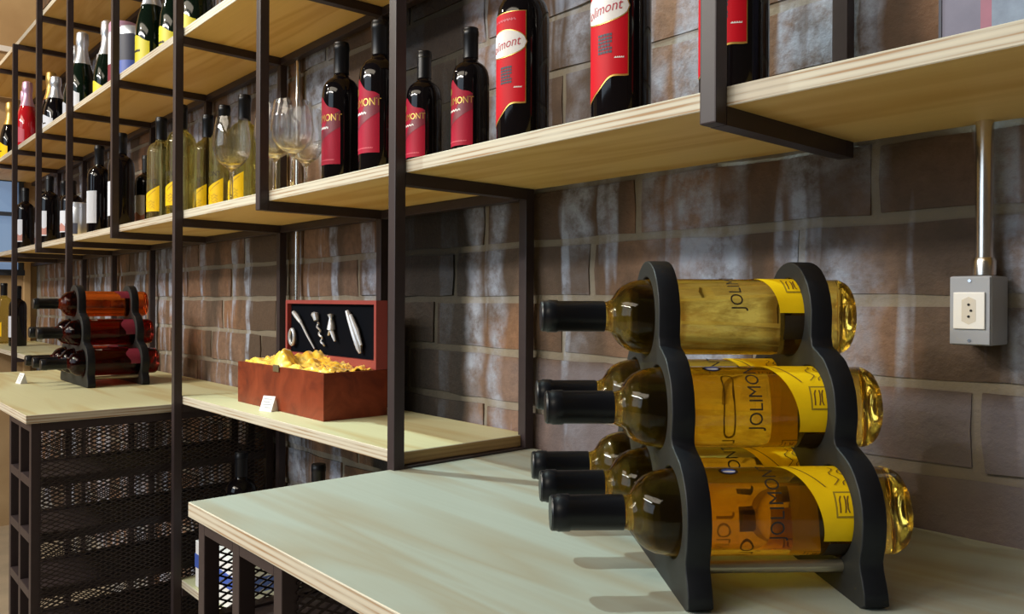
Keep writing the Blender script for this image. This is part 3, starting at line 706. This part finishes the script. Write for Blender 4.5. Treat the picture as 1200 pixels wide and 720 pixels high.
# ------------------------------------------------------------------ wine racks
def rack_outline():
    p_, r_ = 0.1, 0.0545
    cs = [(-p_, 0.0665, r_), (0, 0.0665, r_), (p_, 0.0665, r_), (-p_ / 2, 0.1505, r_), (p_ / 2, 0.1505, r_), (0, 0.2335, r_), (-0.124, 0.004, 0.034), (0.124, 0.004, 0.034)]
    def f(x, z):
        k = 0.006; s = 0
        for cx, cz, r in cs: s += math.exp(-(math.hypot(x - cx, z - cz) - r) / k)
        dx, dz = abs(x) - 0.122, abs(z - 0.02) - 0.045
        d = math.hypot(max(dx, 0), max(dz, 0)) + min(max(dx, dz), 0)
        s += math.exp(-d / k)
        for (ax, az, w_) in ((0, 0.11, 0.04), (0, 0.17, 0.02)): s += math.exp(-(math.hypot(x - ax, z - az) - w_) / k)
        return -k * math.log(s)
    out = []; n = 150
    for i in range(n):
        a = 2 * math.pi * i / n; dx, dz = math.cos(a), math.sin(a); r = 0.30
        while r > 0 and (f(dx * r, 0.075 + dz * r) > 0): r -= 0.001
        x, z = dx * r, 0.075 + dz * r
        if z < 0:
            s = 0.075 / (0.075 - z); x, z = x * s, 0.0
        out.append((x, z))
    return out
HOLES = [(-0.1, 0.0665), (0, 0.0665), (0.1, 0.0665), (-0.05, 0.1505), (0.05, 0.1505), (0, 0.2335)]
def plate_mesh(th=0.0205):
    cu = D.curves.new('plate', 'CURVE'); cu.dimensions = '2D'; cu.fill_mode = 'BOTH'; cu.extrude = th / 2 - 0.0012; cu.bevel_depth = 0.0012; cu.bevel_resolution = 1
    def poly(pts):
        sp = cu.splines.new('POLY'); sp.points.add(len(pts) - 1); sp.use_cyclic_u = True
        for q, (x, y) in zip(sp.points, pts): q.co = (x, y, 0, 1)
    poly(rack_outline())
    for hx, hz in HOLES: poly([(hx + 0.0400 * math.cos(2 * math.pi * i / 40), hz + 0.0400 * math.sin(2 * math.pi * i / 40)) for i in range(40)])
    o = D.objects.new('plate', cu); C.objects.link(o); bpy.context.view_layer.update()
    me = D.meshes.new_from_object(o.evaluated_get(bpy.context.evaluated_depsgraph_get()))
    D.objects.remove(o); D.curves.remove(cu)
    # curve plane (x, y) -> rack (y, z), thickness along x
    for v in me.vertices:
        x, y, z = v.co; v.co = (z, x, y)
    zmin = min(v.co.z for v in me.vertices)
    for v in me.vertices: v.co.z = max(0.0, v.co.z)
    me.materials.clear(); me.materials.append(M['black']); me.materials.append(M['rack_face'])
    for p_ in me.polygons:
        p_.material_index = 1 if abs(p_.normal.x) > 0.9 else 0
    return me
PLATE = plate_mesh()
def rack(label, loc, rz, glasses, blab, group):
    root = empty('wine_rack', label, 'wine rack', loc, rz)
    for x in (-0.0775, 0.0660): link('side_plate', PLATE, None, root, (x, 0, 0.0))
    rod = cached('rod', lambda: tube_mesh([(-0.067, 0, 0), (0.0555, 0, 0)], 0.0052, 12))
    for y in (-0.118, 0.118): link('tie_rod', rod, M['rod'], root, (0, y, 0.024))
    ce, se = math.cos(rz), math.sin(rz)
    A = Vector((ce, se, 0)); T = Vector((se, -ce, 0))
    for i, (hy, hz) in enumerate(HOLES):
        e = math.radians([12, 20, 34, 10, 34, 62][i] if False else (6, 14, 37, 18, 36, 70)[i])
        # HOLES run from the far side? local +y points away from the viewer, so index 0 is the nearest bottle
        e = math.radians((38, 30, 44, 36, 30, 72)[i])
        Fd = T * math.cos(e) + Vector((0, 0, 1)) * math.sin(e)
        zl = -A; yl = -Fd; xl = yl.cross(zl)
        base = Vector(loc) + A * 0.110 + Vector((-se, ce, 0)) * hy + Vector((0, 0, hz))
        m4 = Matrix(((xl.x, yl.x, zl.x, base.x), (xl.y, yl.y, zl.y, base.y), (xl.z, yl.z, zl.z, base.z), (0, 0, 0, 1)))
        b_ = yellow_bottle(blab[i], group, glasses[i]) if group.startswith('white') else rose_bottle(blab[i], group, glasses[i])
        b_.matrix_world = m4
        if group.startswith('white') and i in (0, 3): painted_reflection(b_)
    return root
def rose_bottle(label, group, gl):
    root = basic(label, group, gl, 'capsule', 0.302, 0.0375); R = 0.0379
    link('label', cached('rs1', lambda: patch_mesh(R, -0.030, 0.030, lambda s: 0.040, lambda s: 0.085 + 0.006 * math.cos(s / 0.008), 20)), M['maroon'], root)
    link('label_print', cached('rs2', lambda: patch_mesh(R + .0003, 0.020, 0.032, lambda s: 0.150, lambda s: 0.166, 8)), M['white'], root)
    return root
WW = 'white wine bottles lying in the near rack'
rack('black scalloped wine rack holding six golden white wines on the pale counter', (-0.4535, 0.6942, H + ZT + .0002), math.radians(51.64), ['white_wine'] * 6,
     ['golden wine bottle lying in bottom row, nearest the viewer', 'golden wine bottle lying in bottom row, middle of three', 'golden wine bottle lying in bottom row, farthest at the wall',
      'golden wine bottle lying in middle row, nearer of two', 'golden wine bottle lying in middle row, farther of two', 'golden wine bottle lying alone on top of the near rack'], WW)
RW = 'red and rose bottles lying in the far rack'
rack('black scalloped wine rack holding red and rose bottles on the left counter', (-2.598, 0.680, H + ZT + .0002), math.radians(90), ['redw', 'redw', 'redw', 'redw', 'redw', 'rose'],
     ['ruby bottle lying in bottom row of the far rack, right end', 'ruby bottle lying in bottom row of the far rack, middle', 'ruby bottle lying in bottom row of the far rack, left end',
      'ruby bottle lying in middle row of the far rack, right', 'ruby bottle lying in middle row of the far rack, left', 'orange rose bottle lying alone on top of the far rack'], RW)

# ------------------------------------------------------------------ gift box with wine tools
BX0, BX1, BY0, BY1 = -1.735, -1.345, 0.724, 0.862; BZ = H + ZLOW + 0.0003; BH = 0.089
bo = Vector(((BX0 + BX1) / 2, (BY0 + BY1) / 2, BZ))
gift = empty('gift_box', 'reddish burr wood wine gift box with open lid on the low board', 'box', bo)
bm = bmesh.new(); L2, W2 = (BX1 - BX0) / 2, (BY1 - BY0) / 2; tw = 0.009
add_box(bm, -L2, -W2, 0, L2, W2, 0.006)
add_box(bm, -L2, -W2, 0.006, L2, -W2 + tw, BH); add_box(bm, -L2, W2 - tw, 0.006, L2, W2, BH)
add_box(bm, -L2, -W2 + tw, 0.006, -L2 + tw, W2 - tw, BH); add_box(bm, L2 - tw, -W2 + tw, 0.006, L2, W2 - tw, BH)
link('box_body', done(bm, 'box_body'), M['box'], gift)
lh = 0.136; ld = 0.026                       # lid stands upright on its hinge
bm = bmesh.new(); fw = 0.008
add_box(bm, -L2, W2 - 0.004, BH + 0.001, L2, W2, BH + lh)                       # back panel
add_box(bm, -L2, W2 - ld, BH + 0.001, -L2 + fw, W2 - 0.004, BH + lh); add_box(bm, L2 - fw, W2 - ld, BH + 0.001, L2, W2 - 0.004, BH + lh)
add_box(bm, -L2 + fw, W2 - ld, BH + lh - fw, L2 - fw, W2 - 0.004, BH + lh); add_box(bm, -L2 + fw, W2 - ld, BH + 0.001, L2 - fw, W2 - 0.004, BH + 0.018)
lid = link('lid', done(bm, 'lid'), M['lid_wood'], gift)
YL = W2 - 0.016
link('lid_lining', box_mesh(-L2 + fw + .0003, YL, BH + 0.0185, L2 - fw - .0003, W2 - 0.0042, BH + lh - fw - .0003, 0), M['velvet'], lid)
la = link('latch', box_mesh(-0.014, -W2 - 0.003, BH - 0.010, 0.012, -W2 - 0.0002, BH + 0.004, 0.001), M['brass'], gift)
for x in (-0.10, 0.10): link('hinge', box_mesh(x - .012, W2 - .001, BH - .004, x + .012, W2 + .002, BH + .006, .0008), M['brass'], gift)
# crumpled satin in the box (one cloth)
bm = bmesh.new(); nx, ny = 96, 34; g = []
for j in range(ny + 1):
    row = []
    for i in range(nx + 1):
        x = -L2 + tw + 0.001 + (2 * L2 - 2 * tw - 0.002) * i / nx; y = -W2 + tw + 0.001 + (2 * W2 - 2 * tw - .002) * j / ny
        n_ = mnoise.noise(Vector((x * 26, y * 26, 0.3))); n2 = mnoise.noise(Vector((x * 75 + 9, y * 75, 1.3)))
        hump = 0.026 * math.exp(-((x + 0.03) / 0.035) ** 2) - 0.004 * (x / L2)
        ed = min(1.0, min(j, ny - j) / 5.0) ** 0.5
        row.append(bm.verts.new((x, y, BH - 0.006 + ed * (0.005 + 0.012 * n_ + 0.016 * abs(n2) + hump * (0.5 + 0.5 * n_)) + (1 - ed) * 0.008 * abs(n2))))
    g.append(row)
for j in range(ny):
    for i in range(nx): bm.faces.new((g[j][i], g[j][i + 1], g[j + 1][i + 1], g[j + 1][i]))
me = done(bm, 'satin'); me.polygons.foreach_set('use_smooth', [True] * len(me.polygons))
o = link('satin_cloth', me, M['satin'], None, bo); tag(o, 'crumpled yellow satin cloth filling the open gift box', 'cloth')
sm = o.modifiers.new('thickness', 'SOLIDIFY'); sm.thickness = 0.002; sm.offset = -1
# tools clipped in the lid
TZ = BH + 0.06
def tool(name, label, me, m_, loc=(0, 0, 0)):
    o = link(name, me, m_, None, bo + Vector(loc)); tag(o, label, 'wine tool', 'wine tools clipped in the gift box lid'); return o
yt = YL - 0.0085
bm = bmesh.new()
pts = [(-0.165 + 0.011 * math.cos(a) , yt, BH + 0.052 + 0.017 * math.sin(a)) for a in [2 * math.pi * i / 20 for i in range(21)]]
add_tube(bm, pts, 0.0042, 8); tool('drip_ring', 'chrome drip ring clipped at the left end of the box lid', done(bm, 'ring', True), M['tool'])
bm = bmesh.new(); add_tube(bm, [(-0.158, yt, BH + 0.108), (-0.143, yt, BH + 0.100), (-0.122, yt, BH + 0.086)], [0.0048, 0.0058, 0.004], 8); add_tube(bm, [(-0.122, yt, BH + 0.086), (-0.088, yt, BH + 0.055), (-0.058, yt, BH + 0.030)], [0.0030, 0.0026, 0.0016], 8)
tool('wine_thermometer', 'long thin chrome thermometer slanting across the box lid', done(bm, 'rod', True), M['tool'])
bm = bmesh.new(); hel = []
for i in range(40):
    f = i / 39; a = f * 2 * math.pi * 3.2; hel.append((-0.048 + 0.028 * f + 0.0035 * math.cos(a), yt + 0.0006 + 0.0022 * math.sin(a), BH + 0.088 - 0.050 * f))
add_tube(bm, [(-0.062, yt, BH + 0.104), (-0.054, yt, BH + 0.104), (-0.050, yt, BH + 0.092)], [0.0065, 0.008, 0.0055], 8); add_tube(bm, hel, 0.0022, 6)
tool('bottle_stopper', 'chrome stopper with spiral stem, left of the middle in the box lid', done(bm, 'worm', True), M['tool'])
bm = bmesh.new(); add_tube(bm, [(0.012, yt, BH + 0.106), (0.014, yt, BH + 0.098), (0.016, yt, BH + 0.086), (0.016, yt, BH + 0.074)], [0.0065, 0.004, 0.0075, 0.010], 10)
add_tube(bm, [(0.016, yt, BH + 0.074), (0.026, yt, BH + 0.060), (0.032, yt, BH + 0.050)], [0.005, 0.0045, 0.0025], 8); add_tube(bm, [(0.014, yt, BH + 0.074), (0.004, yt, BH + 0.062)], [0.0045, 0.0025], 8)
tool('wine_pourer', 'chrome pourer with two prongs, right of the middle in the box lid', done(bm, 'pourer', True), M['tool'])
bm = bmesh.new(); add_tube(bm, [(0.082, yt, BH + 0.114), (0.092, yt, BH + 0.100), (0.112, yt, BH + 0.068), (0.130, yt, BH + 0.040), (0.134, yt, BH + 0.030)], [0.0045, 0.0065, 0.0075, 0.007, 0.003], 8)
add_tube(bm, [(0.096, yt, BH + 0.106), (0.120, yt, BH + 0.076), (0.138, yt, BH + 0.046)], [0.004, 0.0055, 0.003], 8)
tool('waiter_corkscrew', 'folded chrome waiter corkscrew slanting at the right end of the box lid', done(bm, 'knife', True), M['tool'])

# price tags
def price_tag(label, loc, rz):
    root = empty('price_tag', label, 'price tag', loc, rz, None)
    bm = bmesh.new(); w_, h_, lean = 0.0165, 0.030, 0.012
    v = [bm.verts.new(p) for p in ((-w_, 0, 0), (w_, 0, 0), (w_, lean, h_), (-w_, lean, h_), (w_, 0.020, 0), (-w_, 0.020, 0))]
    bm.faces.new((v[0], v[1], v[2], v[3])); bm.faces.new((v[3], v[2], v[4], v[5])); bm.faces.new((v[0], v[5], v[4], v[1]))
    bm.faces.new((v[1], v[4], v[2])); bm.faces.new((v[0], v[3], v[5]))
    cd = link('card', done(bm, 'card'), M['white'], root)
    bm = bmesh.new()
    for j, (a, c_) in enumerate(((-0.012, 0.010), (-0.012, 0.006), (-0.012, 0.012), (-0.004, 0.012))):
        f = 0.78 - 0.18 * j
        q = [bm.verts.new((x, lean * ff - 0.0006, h_ * ff)) for x, ff in ((a, f), (c_, f), (c_, f + 0.05), (a, f + 0.05))]; bm.faces.new(q)
    link('printed_line', done(bm, 'print'), M['grey_plastic'], cd)
price_tag('small white price tag propped before the gift box', (-1.543, 0.700, H + ZLOW + .0003), 0.35)
price_tag('small white price tag lying by the far rack on the left counter', (-2.70, 0.470, H + ZT + .0003), 0.2)

# ------------------------------------------------------------------ wall outlet, conduits, panel on the shelf, carton
yo = YW - 0.012
box_c = Vector((-0.3005, 0.905, H - 0.0075))
out = empty('wall_outlet', 'grey surface outlet box with white three-hole socket on the brick wall', 'outlet', box_c)
link('outlet_box', box_mesh(-0.0195, -0.024, -0.035, 0.0195, 0.024, 0.035, 0.0025), M['grey_plastic'], out)
fp = link('face_plate', box_mesh(-0.0185, -0.0262, -0.034, 0.0185, -0.0242, 0.034, 0.0008), M['grey_plastic'], out)
sk = link('socket', box_mesh(-0.0145, -0.0285, -0.0185, 0.0145, -0.0263, 0.0185, 0.0008), M['white_plastic'], out)
bm = bmesh.new(); hx = [(-0.0055, -0.0095), (0.0, -0.0125), (0.0055, -0.0095), (0.0055, 0.0095), (0.0, 0.0125), (-0.0055, 0.0095)]
vv = [bm.verts.new((x, -0.0287, z)) for x, z in hx]; v2 = [bm.verts.new((x * 1.2, -0.0287, z * 1.12)) for x, z in hx]; v3 = [bm.verts.new((x * 1.2, -0.0284, z * 1.12)) for x, z in hx]
bm.faces.new(vv)
for i in range(6): bm.faces.new((vv[i], vv[(i + 1) % 6], v2[(i + 1) % 6], v2[i])); bm.faces.new((v2[i], v2[(i + 1) % 6], v3[(i + 1) % 6], v3[i]))
link('socket_recess', done(bm, 'recess'), flat('cream_plastic', (0.62, 0.58, 0.50), 0.4), sk)
pin = cached('pin', lambda: tube_mesh([(0, -0.0292, 0), (0, -0.0282, 0)], 0.0013, 10))
for z, x in ((0.006, 0), (0.0, 0.0022), (-0.006, 0)): link('socket_hole', pin, M['hole'], sk, (x, 0, z))
scw = cached('scw', lambda: tube_mesh([(0, -0.0272, 0), (0, -0.0260, 0)], 0.0016, 10))
for z in (0.030, -0.030): link('screw', scw, M['chrome'], out, (0, 0, z))
cd = empty('conduit_pipe', 'shiny metal conduit running up from the grey outlet box', 'pipe', (-0.299, 0.9145, H + 0.029))
link('pipe', tube_mesh([(0, 0, 0.004), (0, 0, ZS - 0.0292)], 0.0085, 18), M['galv'], cd)
link('pipe', tube_mesh([(0, 0, ZS + TH - 0.0285), (0, 0, 1.4)], 0.0085, 18), M['galv'], cd)
link('coupling', lathe_mesh([(0.0085, 0.0), (0.0112, 0.0), (0.0112, 0.014), (0.0098, 0.018), (0.0086, 0.018)], 18), M['galv'], cd)
c2 = empty('conduit_pipe', 'thin metal conduit on the wall behind the gift box', 'pipe', (-1.850, 0.9215, H))
for a, bq in ((ZLOW + 0.0005, ZS - POST - 0.0005), (ZS + TH + 0.0005, Z2 - POST - 0.0005)): link('pipe', tube_mesh([(0, 0, a), (0, 0, bq)], 0.0065, 14), M['galv'], c2)
pn = empty('printed_carton', 'lilac and blue printed carton with pink stripe standing at the right end', 'carton', (-0.20, 0.795, ZM))
cb = link('carton_body', box_mesh(-0.094, -0.012, 0, 0.13, 0.06, 0.34, 0.0015), M['lilac_board'], pn)
link('printed_stripe', box_mesh(-0.060, -0.0126, 0.001, -0.051, -0.0121, 0.339, 0), M['pink_print'], cb)
link('printed_field', box_mesh(-0.051, -0.0126, 0.001, 0.129, -0.0121, 0.339, 0), M['sky_board'], cb)
link('edge_strip', box_mesh(-0.0950, -0.013, 0, -0.0925, -0.0095, 0.34, 0), M['navy_ink'], cb)
ct = empty('storage_carton', 'white carton with blue print on the low board behind the mesh', 'carton', (-1.725, 0.714, H - 0.655 + .0003))
cb = link('carton_body', box_mesh(-0.125, -0.040, 0, 0.125, 0.040, 0.105, 0.002), M['white'], ct)
link('printed_band', box_mesh(-0.1252, -0.0412, 0.045, 0.1252, -0.0402, 0.075, 0), M['blue'], cb)
link('printed_band', box_mesh(0.1252, -0.0412, 0.045, 0.1262, 0.040, 0.075, 0), M['blue'], cb)
